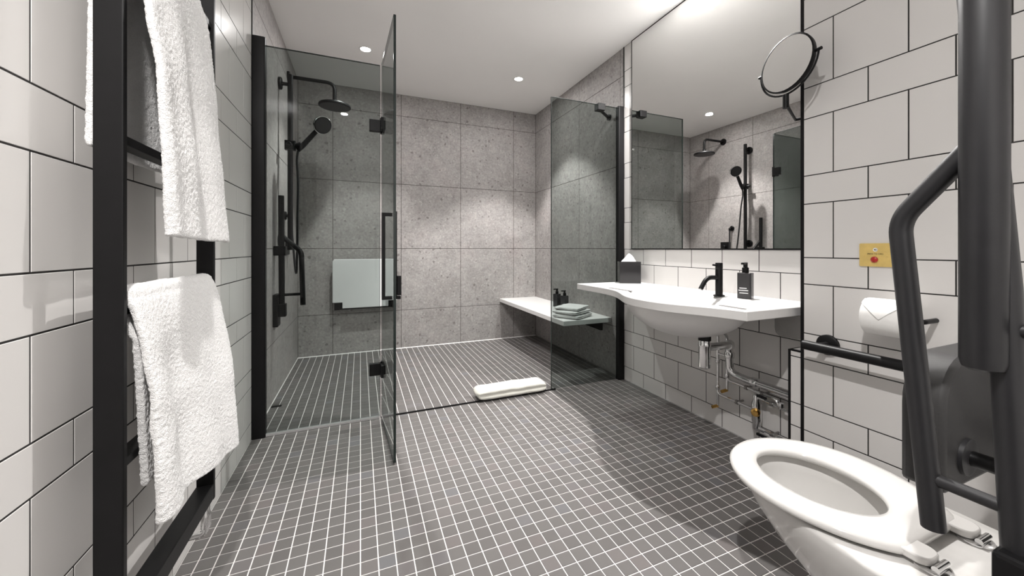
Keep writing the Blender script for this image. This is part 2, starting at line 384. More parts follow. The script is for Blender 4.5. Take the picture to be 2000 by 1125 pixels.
# ================================================================ THINGS
# ---------------------------------------------------------------- towel radiator on the left wall
t = thing('towel_radiator', (-.42, 1.16, .2), 'black ladder towel radiator with flat posts on the left tiled wall', 'radiator')
for y in (.926, 1.394):
    obj('post', MB().box(-.440, -.398, y, y+.014, .205, 1.78), 'black', t, bevel=.002)
for z in (1.148, .83, .545, 1.60):
    obj('rail', MB().box(-.434, -.404, .940, 1.394, z-.009, z+.009), 'black', t, bevel=.002)
obj('rail', MB().box(-.440, -.398, .940, 1.394, .208, .252), 'black', t, bevel=.002)
for y in (.933, 1.401):
    for z in (.32, 1.70):
        obj('wall_bracket', MB().tube([(-.419, y, z), (XL, y, z)], .009), 'black', t, smooth=True)
v = obj('valve', MB().lathe([(.012, .125), (.013, .128), (.013, .165), (.010, .170), (.010, .205)], (-.419, 1.401, 0)), 'chrome', t, smooth=True, label='chrome radiator valve')
obj('tail_pipe', MB().tube(fillet([(-.419, 1.401, .14), (-.419, 1.401, .105), (XL, 1.401, .105)], .02), .008), 'chrome', v, smooth=True)

# ---------------------------------------------------------------- hanging towels
def hang_towel(name, label, barx, barz, ylt, yrt, ylb, yrb, zfl, zfr, zbl, zbr, xf, xb, seed, ybl=None, ybr=None, bf=.006):
    nu, nf, nt_, nb = 46, 60, 8, 40
    rad_ = .016; rows = []
    for k in range(nf):                       # front leaf, from bottom up
        q = k/(nf-1); rows.append(('f', q))
    for k in range(1, nt_): rows.append(('t', k/nt_))
    for k in range(nb): rows.append(('b', k/(nb-1)))
    V = []
    for kind, q in rows:
        for i in range(nu):
            u = i/(nu-1)
            if kind == 'f':
                zb = zfl*(1-u)+zfr*u; z = zb+(barz-zb)*q
                a = (1-q)
                sh = (1-q)**.6
                x = (barx+rad_)*(1-sh)+xf*sh
                y = (ylb*(1-q)+ylt*q)*(1-u) + (yrb*(1-q)+yrt*q)*u
                fold = .013*math.sin(u*6.0+seed)*min(1, a*2.2) + .006*math.sin(u*15+seed*2.1+q*1.5)*min(1, a*2)
                x += fold + .005*noise.noise(Vector((u*3, q*5, seed)))
                y += .006*noise.noise(Vector((u*2, q*7, seed+4)))
                if u > .93: x -= .014*((u-.93)/.07)**2*a
                if u < .06: x -= .010*((.06-u)/.06)**2*a
            elif kind == 't':
                an = q*PI; x = barx+rad_*math.cos(an); z = barz+rad_*math.sin(an)+.004; y = ylt*(1-u)+yrt*u
            else:
                zb = zbl*(1-u)+zbr*u; z = barz+(zb-barz)*q; sh = min(1, q*5)
                x = (barx-rad_)*(1-sh)+xb*sh
                yb0 = ybl if ybl is not None else ylb; yb1 = ybr if ybr is not None else yrb
                y = (yb0*q+ylt*(1-q))*(1-u)+(yb1*q+yrt*(1-q))*u
                x += bf*math.sin(u*7+seed)*min(1, q*2)
            z += .003*noise.noise(Vector((u*9, q*9, seed+9)))
            V.append((x, y, z))
    F = [(a*nu+i, a*nu+i+1, (a+1)*nu+i+1, (a+1)*nu+i) for a in range(len(rows)-1) for i in range(nu-1)]
    mb = MB(); mb.v = V; mb.f = F
    o = obj(name, mb, 'terry', smooth=True, loc=(barx, (ylt+yrt)/2, barz), angle=180); tag(o, label, 'towel', 'towels on the radiator')
    sd = o.modifiers.new('thick', 'SOLIDIFY'); sd.thickness = .013; sd.offset = 0
    ss = o.modifiers.new('sub', 'SUBSURF'); ss.levels = 2; ss.render_levels = 2
    tx = bpy.data.textures.new('terry_pile', 'CLOUDS'); tx.noise_scale = .006; tx.noise_depth = 1
    d = o.modifiers.new('pile', 'DISPLACE'); d.texture = tx; d.strength = .0032; d.mid_level = .5; d.texture_coords = 'GLOBAL'
    return o
hang_towel('bath_towel', 'white bath towel hanging from the upper part of the black radiator', -.419, 1.60, .947, 1.30, .930, 1.335, .968, .962, 1.13, 1.13, -.345, -.452, .8, .93, 1.26)
hang_towel('hand_towel', 'white towel over the lower rail of the black radiator, nearer the floor', -.419, .848, .945, 1.385, .930, 1.355, .425, .375, .475, .47, -.345, -.393, 2.6, .985, 1.20, bf=.002)

# ---------------------------------------------------------------- shower screens and door
GT = .005
t = thing('shower_screen', (-.45, YG, 0), 'fixed smoked glass shower screen on the left tiled wall with wide black post', 'shower screen', 'fixed glass shower screens')
obj('glass_pane', MB().box(-.440, .100, YG-GT, YG+GT, .012, 1.966), 'glass', t)
obj('glass_edge', MB().box(.0985, .1003, YG-GT-.0004, YG+GT+.0004, .012, 1.966).box(-.438, .1003, YG-GT-.0004, YG+GT+.0004, 1.9645, 1.9664), 'glassedge', t, label='dark polished glass edge')
obj('wall_post', MB().prism(rrect(XL, -.438, YG-.022, YG+.022, .008), 'z', 0.001, 2.0), 'black', t, smooth=True, angle=30)
obj('bottom_seal', MB().box(-.438, .100, YG-.008, YG+.008, .0005, .012), 'seal', t, label='pale grey seal strip')
t = thing('shower_screen', (1.73, YG, 0), 'fixed smoked glass shower screen on the right wall behind the washbasin', 'shower screen', 'fixed glass shower screens')
obj('glass_pane', MB().box(1.172, 1.712, YG-GT, YG+GT, .008, 1.958), 'glass', t)
obj('glass_edge', MB().box(1.1717, 1.1735, YG-GT-.0004, YG+GT+.0004, .008, 1.958).box(1.1717, 1.706, YG-GT-.0004, YG+GT+.0004, 1.9565, 1.9584), 'glassedge', t, label='dark polished glass edge')
obj('wall_post', MB().prism(rrect(1.706, XR, YG-.020, YG+.020, .006), 'z', 0.001, 1.968), 'black', t, smooth=True, angle=30)
br = obj('brace_arm', MB().tube([(1.565, YG+.03, 1.945), (1.742, 2.44, 1.945)], .011), 'black', t, smooth=True)
obj('glass_clamp', MB().box(1.535, 1.595, YG-.016, YG+.036, 1.920, 1.968), 'black', br, bevel=.003)
obj('wall_plate', MB().lathe([(.022, 0), (.022, .014)], (XR-.014, 2.44, 1.945), (1, 0, 0)), 'black', br, smooth=True)
# door, open towards the room
hx, hy_, fx, fy = .112, 2.268, .138, 1.757
t = thing('shower_door', (hx, hy_, 0), 'smoked frameless glass shower door standing open into the room', 'shower door')
dv = Vector((fx-hx, fy-hy_, 0)); dl = dv.length; du = dv.normalized(); dn = Vector((-du.y, du.x, 0))   # dn points to +X
def dbox(mb, s0, s1, n0, n1, z0, z1):
    pts = []
    for z in (z0, z1):
        for (s_, n_) in ((s0, n0), (s1, n0), (s1, n1), (s0, n1)):
            p = Vector((hx, hy_, 0))+du*s_+dn*n_; pts.append((p.x, p.y, z))
    return mb.add(pts, [(0,3,2,1),(4,5,6,7),(0,1,5,4),(1,2,6,5),(2,3,7,6),(3,0,4,7)])
if dn.x < 0: dn = -dn
obj('glass_pane', dbox(MB(), .006, dl, -GT, GT, .010, 1.966), 'glass', t)
obj('glass_edge', dbox(dbox(dbox(MB(), dl-.003, dl+.0004, -GT-.0004, GT+.0004, .010, 1.966), .006, dl, -GT-.0004, GT+.0004, 1.9640, 1.9664), .006, dl, -GT-.0004, GT+.0004, .0096, .0125), 'glassedge', t, label='dark polished glass edge')
for z in (1.626, .274):
    h = obj('hinge', dbox(MB(), .0, .058, -.012, .012, z-.034, z+.034), 'black', t, bevel=.003)
    obj('hinge_leaf', MB().box(.045, .104, YG-.012, YG+.012, z-.034, z+.034), 'black', h, bevel=.003)
    obj('hinge_pin', MB().lathe([(.011, z-.044), (.011, z+.044)], (hx, hy_+.004, 0)), 'black', h, smooth=True)
hd = obj('handle', dbox(dbox(dbox(dbox(MB(), dl-.062, dl-.046, -.048, -.034, .717, 1.104), dl-.062, dl-.046, -.036, -GT, 1.089, 1.104), dl-.062, dl-.046, -.036, -GT, .717, .732), dl-.062, dl-.046, GT, .016, .717, 1.112), 'black', t, bevel=.0015)
obj('latch_block', dbox(MB(), dl-.066, dl-.04, .016, .034, .735, .822), 'black', hd, bevel=.002)
obj('latch_foot', dbox(MB(), dl-.062, dl-.046, GT, .032, .717, .731), 'black', hd, bevel=.0015)

# ---------------------------------------------------------------- shower fittings on the left stone wall
t = thing('rain_shower', (XL, 3.28, 2.21), 'black round rain shower head on a bent wall arm', 'shower head')
obj('wall_flange', MB().lathe([(.038, 0), (.038, .012), (.034, .016)], (XL, 3.28, 2.215), (1, 0, 0)), 'black', t, smooth=True)
obj('arm', MB().tube(fillet([(XL, 3.28, 2.215), (-.182, 3.28, 2.215), (-.182, 3.28, 2.085)], .06, 8), .013), 'black', t, smooth=True)
hd = obj('head', MB().lathe([(.016, .072), (.022, .055), (.07, .042), (.112, .030), (.115, .022), (.113, .015), (.105, .013)], (-.182, 3.28, 2.02)), 'black', t, smooth=True)
obj('spray_face', MB().lathe([(.104, .0115), (.104, .0135)], (-.182, 3.28, 2.02)), 'blackgrey', hd)
t = thing('riser_rail', (XL, 2.95, .93), 'black vertical shower riser rail with sliding holder', 'shower rail')
obj('rail', MB().prism(rrect(-.446, -.414, 2.934, 2.966, .014), 'z', .935, 2.10), 'black', t, smooth=True, angle=30)
for z in (2.035, 1.0):
    f = obj('wall_flange', MB().lathe([(.040, 0), (.040, .014), (.036, .018)], (XL, 2.95, z), (1, 0, 0)), 'black', t, smooth=True)
    obj('stand_off', MB().tube([(XL+.012, 2.95, z), (-.44, 2.95, z)], .012), 'black', f, smooth=True)
sl = obj('slider', MB().prism(rrect(-.462, -.398, 2.928, 2.972, .01), 'z', 1.600, 1.660), 'black', t, smooth=True, angle=30)
obj('clamp_knob', MB().lathe([(.014, 0), (.015, .03), (.012, .034)], (-.43, 2.928, 1.628), (0, -1, 0)), 'black', sl, smooth=True)
obj('holder_cup', MB().tube([(-.40, 2.95, 1.628), (-.365, 2.95, 1.640)], .020), 'black', sl, smooth=True)
# hand shower with its hose
t = thing('hand_shower', (-.37, 2.95, 1.62), 'black hand shower with round head and hanging hose', 'hand shower')
hdir = Vector((.62, -.12, .78)).normalized(); p0 = Vector((-.385, 2.95, 1.60)); p1 = p0+hdir*.17; fc = p0+hdir*.235
obj('grip', MB().tube([p0, p0+hdir*.05, p0+hdir*.12, p1, p1+hdir*.02], [.013, .017, .016, .015, .014]), 'black', t, smooth=True)
fn = Vector((.45, -.78, -.42)).normalized()
hh = obj('spray_head', MB().lathe([(.030, -.022), (.052, -.012), (.060, .002), (.060, .010), (.056, .014)], fc, fn), 'black', t, smooth=True)
obj('spray_face', MB().lathe([(.050, .0135), (.050, .0155)], fc, fn), 'blackgrey', hh)
obj('chrome_ring', MB().lathe([(.0595, .0105), (.061, .012), (.0565, .0148), (.0555, .0135)], fc, fn, caps=False), 'chrome', hh, smooth=True)
hose = [(-.385, 2.95, 1.60), (-.392, 2.952, 1.53), (-.388, 2.97, 1.40), (-.395, 3.0, 1.15), (-.40, 3.03, .95), (-.41, 3.07, .80), (-.42, 3.11, .78), (-.435, 3.15, .88), (-.45, 3.163, 1.05), (-.455, 3.165, 1.16)]
P = [Vector(p) for p in hose]; sm = []
for i in range(len(P)-1):
    a, b, c, d = P[max(0, i-1)], P[i], P[i+1], P[min(len(P)-1, i+2)]
    for k in range(6):
        q = k/6; sm.append(.5*((2*b)+(c-a)*q+(2*a-5*b+4*c-d)*q*q+(3*b-a-3*c+d)*q**3))
sm.append(P[-1])
obj('hose', MB().tube(sm, .0075, 10), 'blackgrey', t, smooth=True)
t = thing('hose_outlet', (XL, 3.165, 1.178), 'small black hose outlet elbow on the stone wall', 'pipe outlet')
obj('rose', MB().lathe([(.030, 0), (.030, .008), (.026, .012)], (XL, 3.165, 1.178), (1, 0, 0)), 'black', t, smooth=True)
obj('elbow', MB().tube(fillet([(XL+.01, 3.165, 1.178), (-.455, 3.165, 1.178), (-.455, 3.165, 1.155)], .015), .012), 'black', t, smooth=True)
t = thing('shower_control', (XL, 3.25, .95), 'square black shower control plate low on the stone wall', 'shower control')
obj('plate', MB().box(XL, XL+.010, 3.185, 3.315, .90, 1.02), 'black', t, bevel=.003)
obj('knob', MB().lathe([(.026, 0), (.026, .035), (.023, .038)], (XL+.010, 3.25, .96), (1, 0, 0)), 'black', t, smooth=True)
o = obj('drain_cover', MB().box(XL+.006, XL+.060, 2.672, 2.694, .0004, .003), 'black', loc=(XL+.03, 2.683, 0), bevel=.0008); tag(o, 'small black drain slot on the shower floor beside the left wall', 'drain cover')

# fold-up support rail in the shower
def bar(mb, a, b, r): return mb.tube([a, b], r)
t = thing('fold_up_rail', (XL, 2.80, .46), 'black fold-up support rail raised against the left stone wall of the shower', 'grab rail')
obj('wall_plate', MB().box(XL, XL+.028, 2.755, 2.845, .46, .66), 'black', t, bevel=.004)
obj('main_tube', MB().tube([(-.452, 2.79, .53), (-.456, 2.79, 1.275)], .0165), 'black', t, smooth=True)
obj('bent_tube', MB().tube(fillet([(-.452, 2.80, 1.02), (-.347, 2.80, .925), (-.338, 2.80, .585)], .03), .0155), 'black', t, smooth=True)
obj('cross_bar', MB().tube([(-.453, 2.79, .655), (-.342, 2.80, .655)], .009), 'black', t, smooth=True)
obj('hinge_block', MB().box(-.470, -.428, 2.768, 2.812, .52, .60), 'black', t, bevel=.004)
obj('upper_clamp', MB().box(XL, -.430, 2.772, 2.828, .90, .96), 'black', t, bevel=.004)
# fold-down shower seat on the end wall
t = thing('shower_stool', (.04, YB, .42), 'white folding shower seat raised flat against the stone wall', 'shower seat')
obj('seat_panel', MB().prism([(-.224, .470), (-.224, .832), (-.212, .85), (.300, .85), (.312, .832), (.312, .470), (.235, .470), (.235, .418), (-.146, .418), (-.146, .470)], 'y', 3.705, 3.735), 'seatplastic', t, bevel=.004)
for x in (-.19, .275):
    obj('support_arm', MB().box(x-.022, x+.022, 3.738, 3.775, .40, .62), 'black', t, bevel=.003)
obj('wall_bracket', MB().box(-.20, .285, 3.760, YB, .40, .465), 'black', t, bevel=.003)

# ---------------------------------------------------------------- bench and what lies on it
BZ = .422
t = thing('shower_bench', (1.55, 3.1, BZ-.036), 'white floating bench slab along the right shower wall', 'bench')
obj('slab', MB().box(1.342, XR, 2.415, YB, BZ-.036, BZ), 'solid', t, bevel=.003)
for y in (2.53, 3.55):
    obj('bracket', MB().prism([(XR, BZ-.036), (XR-.20, BZ-.036), (XR-.20, BZ-.048), (XR-.02, BZ-.12), (XR, BZ-.12)], 'y', y, y+.02), 'black', t, bevel=.002)
def pump_bottle(name, x, y, z, h, wx, wy, rz, label, parts_label=False):
    t = thing(name, (x, y, z), label, 'bottle', 'pump bottles')
    t.rotation_euler = (0, 0, rz)
    def loc(mb): mb.v = [(v[0]+x, v[1]+y, v[2]+z) for v in mb.v]; return mb
    body = obj('body', loc(MB().prism(rrect(-wx/2, wx/2, -wy/2, wy/2, .006), 'z', 0, h)), 'bottle', t, smooth=True, bevel=.002, angle=30)
    obj('collar', loc(MB().lathe([(.014, h), (.014, h+.022), (.009, h+.026), (.009, h+.042)], (0, 0, 0))), 'black', t, smooth=True)
    obj('spout', loc(MB().box(-.040, .011, -.007, .007, h+.038, h+.047)), 'black', t, bevel=.002)
    return t, body, loc
pump_bottle('pump_bottle', 1.632, 3.06, BZ, .115, .055, .05, .3, 'taller dark pump bottle on the bench, left one of the pair')
pump_bottle('pump_bottle', 1.668, 2.985, BZ, .105, .055, .05, .3, 'dark pump bottle on the bench, right one of the pair nearer the screen')
def folded_towel(name, cx, cy, z0, lx, ly, h, rz, mat, label, cat, layers=2, seed=0, group=None):
    n = 30; m = 14; V = []; mbb = MB(); R = Matrix.Rotation(rz, 3, 'Z')
    rings = []
    for i in range(n+1):
        a = -1+2*i/n; e = (1-abs(a)**8)**.25 if abs(a) < 1 else 0
        e = max(e, .12); ring = []
        for k in range(40):
            th = 2*PI*k/40; c, s_ = math.cos(th), math.sin(th)
            yy = math.copysign(abs(c)**.45, c)*ly/2*(.93+.07*e); zz = math.copysign(abs(s_)**.55, s_)*h/2*e
            # crease on the open long side
            if c < 0: yy += .012*math.exp(-((zz/(h*.10))**2))*min(1, -c*1.6)
            xx = a*lx/2 + .006*noise.noise(Vector((yy*20, zz*25, seed)))
            zz += .004*noise.noise(Vector((a*4, yy*14, seed+3)))*(1 if zz > 0 else .2)
            yy += .004*noise.noise(Vector((a*5, zz*30, seed+6)))
            p = R @ Vector((xx, yy, 0)); ring.append((cx+p.x, cy+p.y, max(z0+.0005, z0+h/2+zz)))
        rings.append(ring)
    mbb.loft(rings)
    o = obj(name, mbb, mat, smooth=True, loc=(cx, cy, z0), angle=180); tag(o, label, cat, group)
    ss = o.modifiers.new('sub', 'SUBSURF'); ss.levels = 1; ss.render_levels = 1
    return o
G = 'folded towels on the bench'
folded_towel('folded_towel', 1.505, 2.565, BZ, .25, .225, .030, .55, 'terry', 'lowest folded white towel of the stack on the bench', 'towel', seed=1, group=G)
folded_towel('folded_towel', 1.500, 2.570, BZ+.0295, .24, .215, .028, .50, 'terry', 'middle folded white towel of the stack on the bench', 'towel', seed=5, group=G)
folded_towel('folded_towel', 1.505, 2.580, BZ+.057, .225, .20, .026, .62, 'terry', 'top folded white towel of the stack on the bench', 'towel', seed=9, group=G)
folded_towel('bath_mat', .895, 2.315, .0072, .475, .135, .068, .0, 'mat', 'cream rolled bath mat lying on the shower threshold', 'bath mat', seed=14)

# ---------------------------------------------------------------- washbasin
TZ = .716
Y0b, Y1b = .962, 2.165
def front(y):      # front edge of the top
    b = math.exp(-abs((y-1.37)/.285)**2.5)
    return 1.302 - .150*b
def dish(x, y):    # inside of the bowl
    q = ((x-1.400)/.200)**2+((y-1.40)/.300)**2
    return .085*max(0, 1-q)**1.25 if q < 1 else 0
def under(x, y):
    q = ((x-1.425)/.225)**2+((y-1.40)/.310)**2
    return .150*max(0, 1-q)**.55 if q < 1 else 0
nu, nv = 90, 40; V = []; F = []
def idx(top, i, j): return (0 if top else (nu+1)*(nv+1)) + i*(nv+1)+j
for top in (1, 0):
    for i in range(nu+1):
        y = Y0b+(Y1b-Y0b)*i/nu
        for j in range(nv+1):
            x = front(y)+(XR-front(y))*j/nv
            V.append((x, y, TZ-dish(x, y) if top else TZ-.036-under(x, y)))
for i in range(nu):
    for j in range(nv):
        F.append((idx(1,i,j), idx(1,i+1,j), idx(1,i+1,j+1), idx(1,i,j+1)))
        F.append((idx(0,i,j), idx(0,i,j+1), idx(0,i+1,j+1), idx(0,i+1,j)))
for i in range(nu):
    F.append((idx(1,i,0), idx(0,i,0), idx(0,i+1,0), idx(1,i+1,0))); F.append((idx(1,i,nv), idx(1,i+1,nv), idx(0,i+1,nv), idx(0,i,nv)))
for j in range(nv):
    F.append((idx(1,0,j), idx(1,0,j+1), idx(0,0,j+1), idx(0,0,j))); F.append((idx(1,nu,j), idx(0,nu,j), idx(0,nu,j+1), idx(1,nu,j+1)))
mb = MB(); mb.v = V; mb.f = F
t = thing('washbasin', (1.5, 1.55, TZ-.15), 'wide white washbasin counter with bulging bowl below the mirror', 'washbasin')
obj('counter', mb, 'solid', t, smooth=True, angle=50, bevel=.003)
for (ya, yb) in ((1.66, 1.86), (1.0, 1.115)):
    obj('towel_slot', MB().prism(rrect(1.325, 1.345, ya, yb, .009), 'z', TZ-.002, TZ+.0014), 'slot', t, label='shallow grab slot in the counter')
obj('drain', MB().lathe([(.022, 0), (.022, .003), (.018, .005)], (1.40, 1.40, TZ-.085)), 'chrome', t, smooth=True)
o = obj('basin_shade_panel', MB().prism([(.962, .680), (.962, .585), (1.02, .570), (1.09, .568), (1.105, .580), (1.11, .60), (1.11, .680)], 'x', 1.66, XR-.001), 'steel', loc=(1.72, 1.03, .6), bevel=.004); tag(o, 'dark panel standing in for shade under the near end of the washbasin', 'bracket')  # dark panel modelled in place of the shadow below the basin end
# tap
t = thing('basin_tap', (1.595, 1.335, TZ), 'tall matt black mixer tap on the washbasin', 'tap')
obj('base_ring', MB().lathe([(.026, 0), (.026, .004), (.018, .007)], (1.595, 1.335, TZ)), 'black', t, smooth=True)
obj('body', MB().lathe([(.0165, .004), (.0165, .128), (.0155, .130), (.0165, .132), (.0165, .158), (.015, .160)], (1.595, 1.335, TZ)), 'black', t, smooth=True)
sp = obj('spout', MB().tube(fillet([(1.595, 1.335, TZ+.088), (1.515, 1.335, TZ+.092), (1.475, 1.335, TZ+.038)], .035, 8), [.010]*10+[.009]), 'black', t, smooth=True) if False else obj('spout', MB().tube(fillet([(1.595, 1.335, TZ+.088), (1.515, 1.335, TZ+.092), (1.475, 1.335, TZ+.038)], .035, 8), .0105), 'black', t, smooth=True)
obj('aerator', MB().tube([(1.476, 1.335, TZ+.040), (1.472, 1.335, TZ+.034)], .0085), 'chrome', sp, smooth=True)
obj('lever', MB().tube([(1.595, 1.335, TZ+.146), (1.555, 1.335, TZ+.150)], .0045), 'black', t, smooth=True)
# soap dispenser
t, body, loc = pump_bottle('soap_dispenser', 1.628, 1.222, TZ, .118, .045, .058, .35, 'smoky grey soap pump bottle standing right of the tap')
for (a, b, z) in ((-.018, .012, .046), (-.022, .018, .036), (-.018, .018, .024)):
    obj('label_print', loc(MB().box(-.0233, -.0224, -b, -a, z, z+.004)), 'whiteink', body, label='line of white print')
# tissue box
bx_, by_ = 1.655, 2.085; rz = -.52
t = thing('tissue_box', (bx_, by_, TZ), 'glossy black cube tissue box at the far end of the counter', 'tissue box'); t.rotation_euler = (0, 0, rz)
def lt(mb): mb.v = [(v[0]+bx_, v[1]+by_, v[2]+TZ) for v in mb.v]; return mb
obj('box', lt(MB().box(-.068, .068, -.06, .06, 0, .142)), 'boxblack', t, bevel=.002)
mb = MB(); rings = []
for k in range(7):
    q = k/6; rr = .034*(1-q)**.8+.004
    rings.append([(rr*(1+.28*math.sin(a*2*PI/16*3+q*2))*math.cos(a*2*PI/16)*1.1, rr*.62*(1+.25*math.cos(a*2*PI/16*5))*math.sin(a*2*PI/16), .1425+.052*q) for a in range(16)])
mb.loft(rings); obj('tissue', lt(mb), 'paper', t, smooth=True, label='white tissue tuft')

# ---------------------------------------------------------------- pipework under the basin
t = thing('basin_waste', (1.42, 1.27, .41), 'chrome bottle trap and waste pipe below the washbasin', 'waste pipe')
tx_, ty_ = 1.425, 1.268
obj('trap_body', MB().lathe([(.020, .408), (.025, .413), (.025, .505), (.0265, .507), (.0265, .518), (.025, .520), (.025, .535)], (tx_, ty_, 0)), 'chrome', t, smooth=True)
obj('trap_collar', MB().lathe([(.027, .533), (.027, .556), (.022, .558)], (tx_, ty_, 0)), 'black', t, smooth=True)
obj('tail', MB().tube([(tx_, ty_, .55), (tx_-.005, ty_+.03, .60)], .018), 'chrome', t, smooth=True)
obj('waste_arm', MB().tube(fillet([(tx_+.02, ty_, .500), (1.58, 1.27, .495), (1.675, 1.345, .475), (1.68, 1.345, .335), (1.69, 1.27, .322), (1.69, .979, .320)], .04, 6), .0175), 'chrome', t, smooth=True)
for p in ((1.60, 1.285, .490), (1.679, 1.345, .42), (1.69, 1.22, .322)):
    ax = (1, .2, 0) if p[0] < 1.65 else ((0, 0, 1) if p[2] > .4 else (0, 1, 0))
    obj('coupling', MB().lathe([(.0215, -.014), (.023, -.010), (.023, .010), (.0215, .014)], p, ax), 'chrome', t, smooth=True)
XW = 1.712
def pipe(name, pts, label, r=.0075, rad_=.02, extra=None):
    t = thing(name, pts[0], label, 'pipe', 'chrome supply pipes')
    obj('tube', MB().tube(fillet(pts, rad_, 5), r), 'chrome', t, smooth=True)
    for (p, ax) in extra or []:
        obj('fitting', MB().lathe([(r*1.35, -.011), (r*1.55, -.007), (r*1.55, .007), (r*1.35, .011)], p, ax), 'chrome', t, smooth=True)
    return t
def clip(t, y, z):
    c = obj('pipe_clip', MB().lathe([(.011, -.006), (.011, .006)], (XW, y, z), (0, 1, 0)), 'steel', t, smooth=True)
    obj('clip_stem', MB().tube([(XW, y, z), (XR, y, z+.001)], .005), 'steel', c, smooth=True)
t = pipe('supply_pipe', [(1.62, 1.42, .56), (XW, 1.44, .50), (XW, 1.44, .19), (XW, 1.232, .184)], 'chrome supply pipe dropping closest to the trap and running to the brass valve', extra=[((XW, 1.44, .36), (0,0,1)), ((XW, 1.44, .225), (0,0,1))])
obj('drop_leg', MB().tube([(XW, 1.44, .20), (XW, 1.44, .125)], .0075), 'chrome', t, smooth=True)
obj('drain_cap', MB().tube([(XW, 1.44, .128), (XW-.03, 1.45, .122)], .008), 'brass', t, smooth=True)
clip(t, 1.33, .187)
t = pipe('supply_pipe', [(1.62, 1.36, .56), (XW, 1.385, .50), (XW, 1.385, .280), (XW, 1.135, .270), (XW, 1.118, .235)], 'chrome supply pipe with the upper horizontal run to the corner', extra=[((XW, 1.385, .44), (0,0,1)), ((XW, 1.385, .30), (0,0,1)), ((XW, 1.115, .25), (0,0,1))])
obj('drop_leg', MB().tube([(XW, 1.385, .285), (XW, 1.385, .225)], .0075), 'chrome', t, smooth=True)
obj('drain_cap', MB().tube([(XW, 1.385, .228), (XW-.03, 1.395, .220)], .008), 'brass', t, smooth=True)
obj('link_pipe', MB().tube([(XW, 1.385, .40), (XW, 1.44, .40)], .006), 'chrome', t, smooth=True)
clip(t, 1.28, .2755); clip(t, 1.20, .273)
t = thing('mixing_valve', (XW, 1.228, .10), 'chrome mixing valve with brass cap on the wall by the toilet', 'valve')
obj('body', MB().lathe([(.012, .095), (.016, .10), (.016, .125), (.022, .14), (.022, .22), (.016, .235), (.016, .255), (.012, .26)], (XW, 1.228, 0)), 'chrome', t, smooth=True)
obj('brass_cap', MB().lathe([(.018, .0), (.019, .018), (.012, .024), (.012, .034)], (XW-.012, 1.222, .185), (-1, -.5, 0)), 'brass', t, smooth=True, label='brass cap')
for z in (.25, .105):
    a = obj('side_arm', MB().tube([(XW, 1.228, z), (XW, 1.185, z)], .011), 'chrome', t, smooth=True)
    obj('lever', MB().box(XW-.028, XW-.018, 1.165, 1.212, z+(.010 if z > .2 else -.022), z+(.022 if z > .2 else -.010)), 'black', a, bevel=.003)
t = pipe('supply_pipe', [(XW, 1.19, .247), (XW, .979, .228)], 'short chrome pipe from the top of the mixing valve to the ledge'); clip(t, 1.155, .244)
t = pipe('supply_pipe', [(XW, 1.19, .108), (XW, .979, .10)], 'lowest chrome pipe from the mixing valve to the ledge'); clip(t, 1.155, .106)

# ---------------------------------------------------------------- mirrors
t = thing('wall_mirror', (XR, 1.55, .945), 'large frameless wall mirror with thin black edge over the washbasin', 'mirror')
obj('glass', MB().box(XR-.0070, XR-.0005, YP+.006, 2.170, .944, 2.394), 'mirror', t)
obj('edge', MB().box(XR-.008, XR, 2.170, 2.176, .938, ZC-.0008).box(XR-.008, XR, YP+.006, 2.170, .938, .944).box(XR-.008, XR, YP+.006, 2.170, 2.394, ZC-.0008), 'black', t)
mc = Vector((1.440, .918, 1.622)); MK = .86
t = thing('shaving_mirror', mc, 'round black-rimmed magnifying mirror on a wall arm', 'mirror')
nrm = Vector((-.985, .13, .08)).normalized()
obj('shell', MB().lathe([(r*MK, h) for r, h in [(.04, -.026), (.10, -.022), (.118, -.012), (.121, 0), (.121, .004), (.115, .005), (.114, .002)]], mc, nrm, 40), 'black', t, smooth=True)
obj('mirror_glass', MB().lathe([(.114*MK, .001), (.114*MK, .0035)], mc, nrm, 48), 'mirror', t)
side = nrm.cross(Vector((0,0,1))).normalized(); dwn = nrm.cross(side).normalized()
if dwn.z > 0: dwn = -dwn
side = -side if side.y < 0 else side
ys = [mc+side*(.131*MK*math.cos(a))+dwn*(.131*MK*math.sin(a))-nrm*.006 for a in [PI*k/24 for k in range(25)]]
yk = obj('yoke', MB().tube(ys, .0035, 8), 'black', t, smooth=True)
for sgn in (1, -1):
    obj('pivot_knob', MB().tube([mc+side*sgn*.118*MK-nrm*.006, mc+side*sgn*.142*MK-nrm*.006], .0055, 10), 'black', yk, smooth=True)
bt = mc+dwn*.131*MK-nrm*.006
obj('stem', MB().tube([bt, bt+Vector((0, 0, -.05))], .010, 12), 'black', t, smooth=True)
obj('arm', MB().tube([bt+Vector((0, 0, -.034)), Vector((1.60, .985, bt.z-.05)), Vector((1.62, YP+.002, bt.z-.05))], .006, 10), 'black', t, smooth=True)

# ---------------------------------------------------------------- right tiled wall fittings
t = thing('grab_rail', (XP, .66, .595), 'horizontal black grab rail on the tiled wall beside the toilet', 'grab rail')
obj('rail', MB().tube([(XP-.078, .876, .600), (XP-.078, .34, .600)], .0165), 'black', t, smooth=True)
for y in (.838, .40):
    f = obj('wall_flange', MB().lathe([(.036, 0), (.036, .010), (.032, .013)], (XP, y, .600), (-1, 0, 0)), 'black', t, smooth=True)
    obj('stand_off', MB().tube([(XP-.01, y, .600), (XP-.078, y, .600)], .012), 'black', f, smooth=True)
t = thing('toilet_roll', (1.47, .665, .69), 'white toilet roll with its end sheet folded to a point', 'toilet roll')
rc = Vector((1.478, .588, .735)); RR = .056
obj('roll', MB().lathe([(.022, 0), (.022, .0), (RR, 0.002), (RR, .100), (.022, .102)], rc, (0, 1, 0), 36), 'paper', t, smooth=True)
pts = []
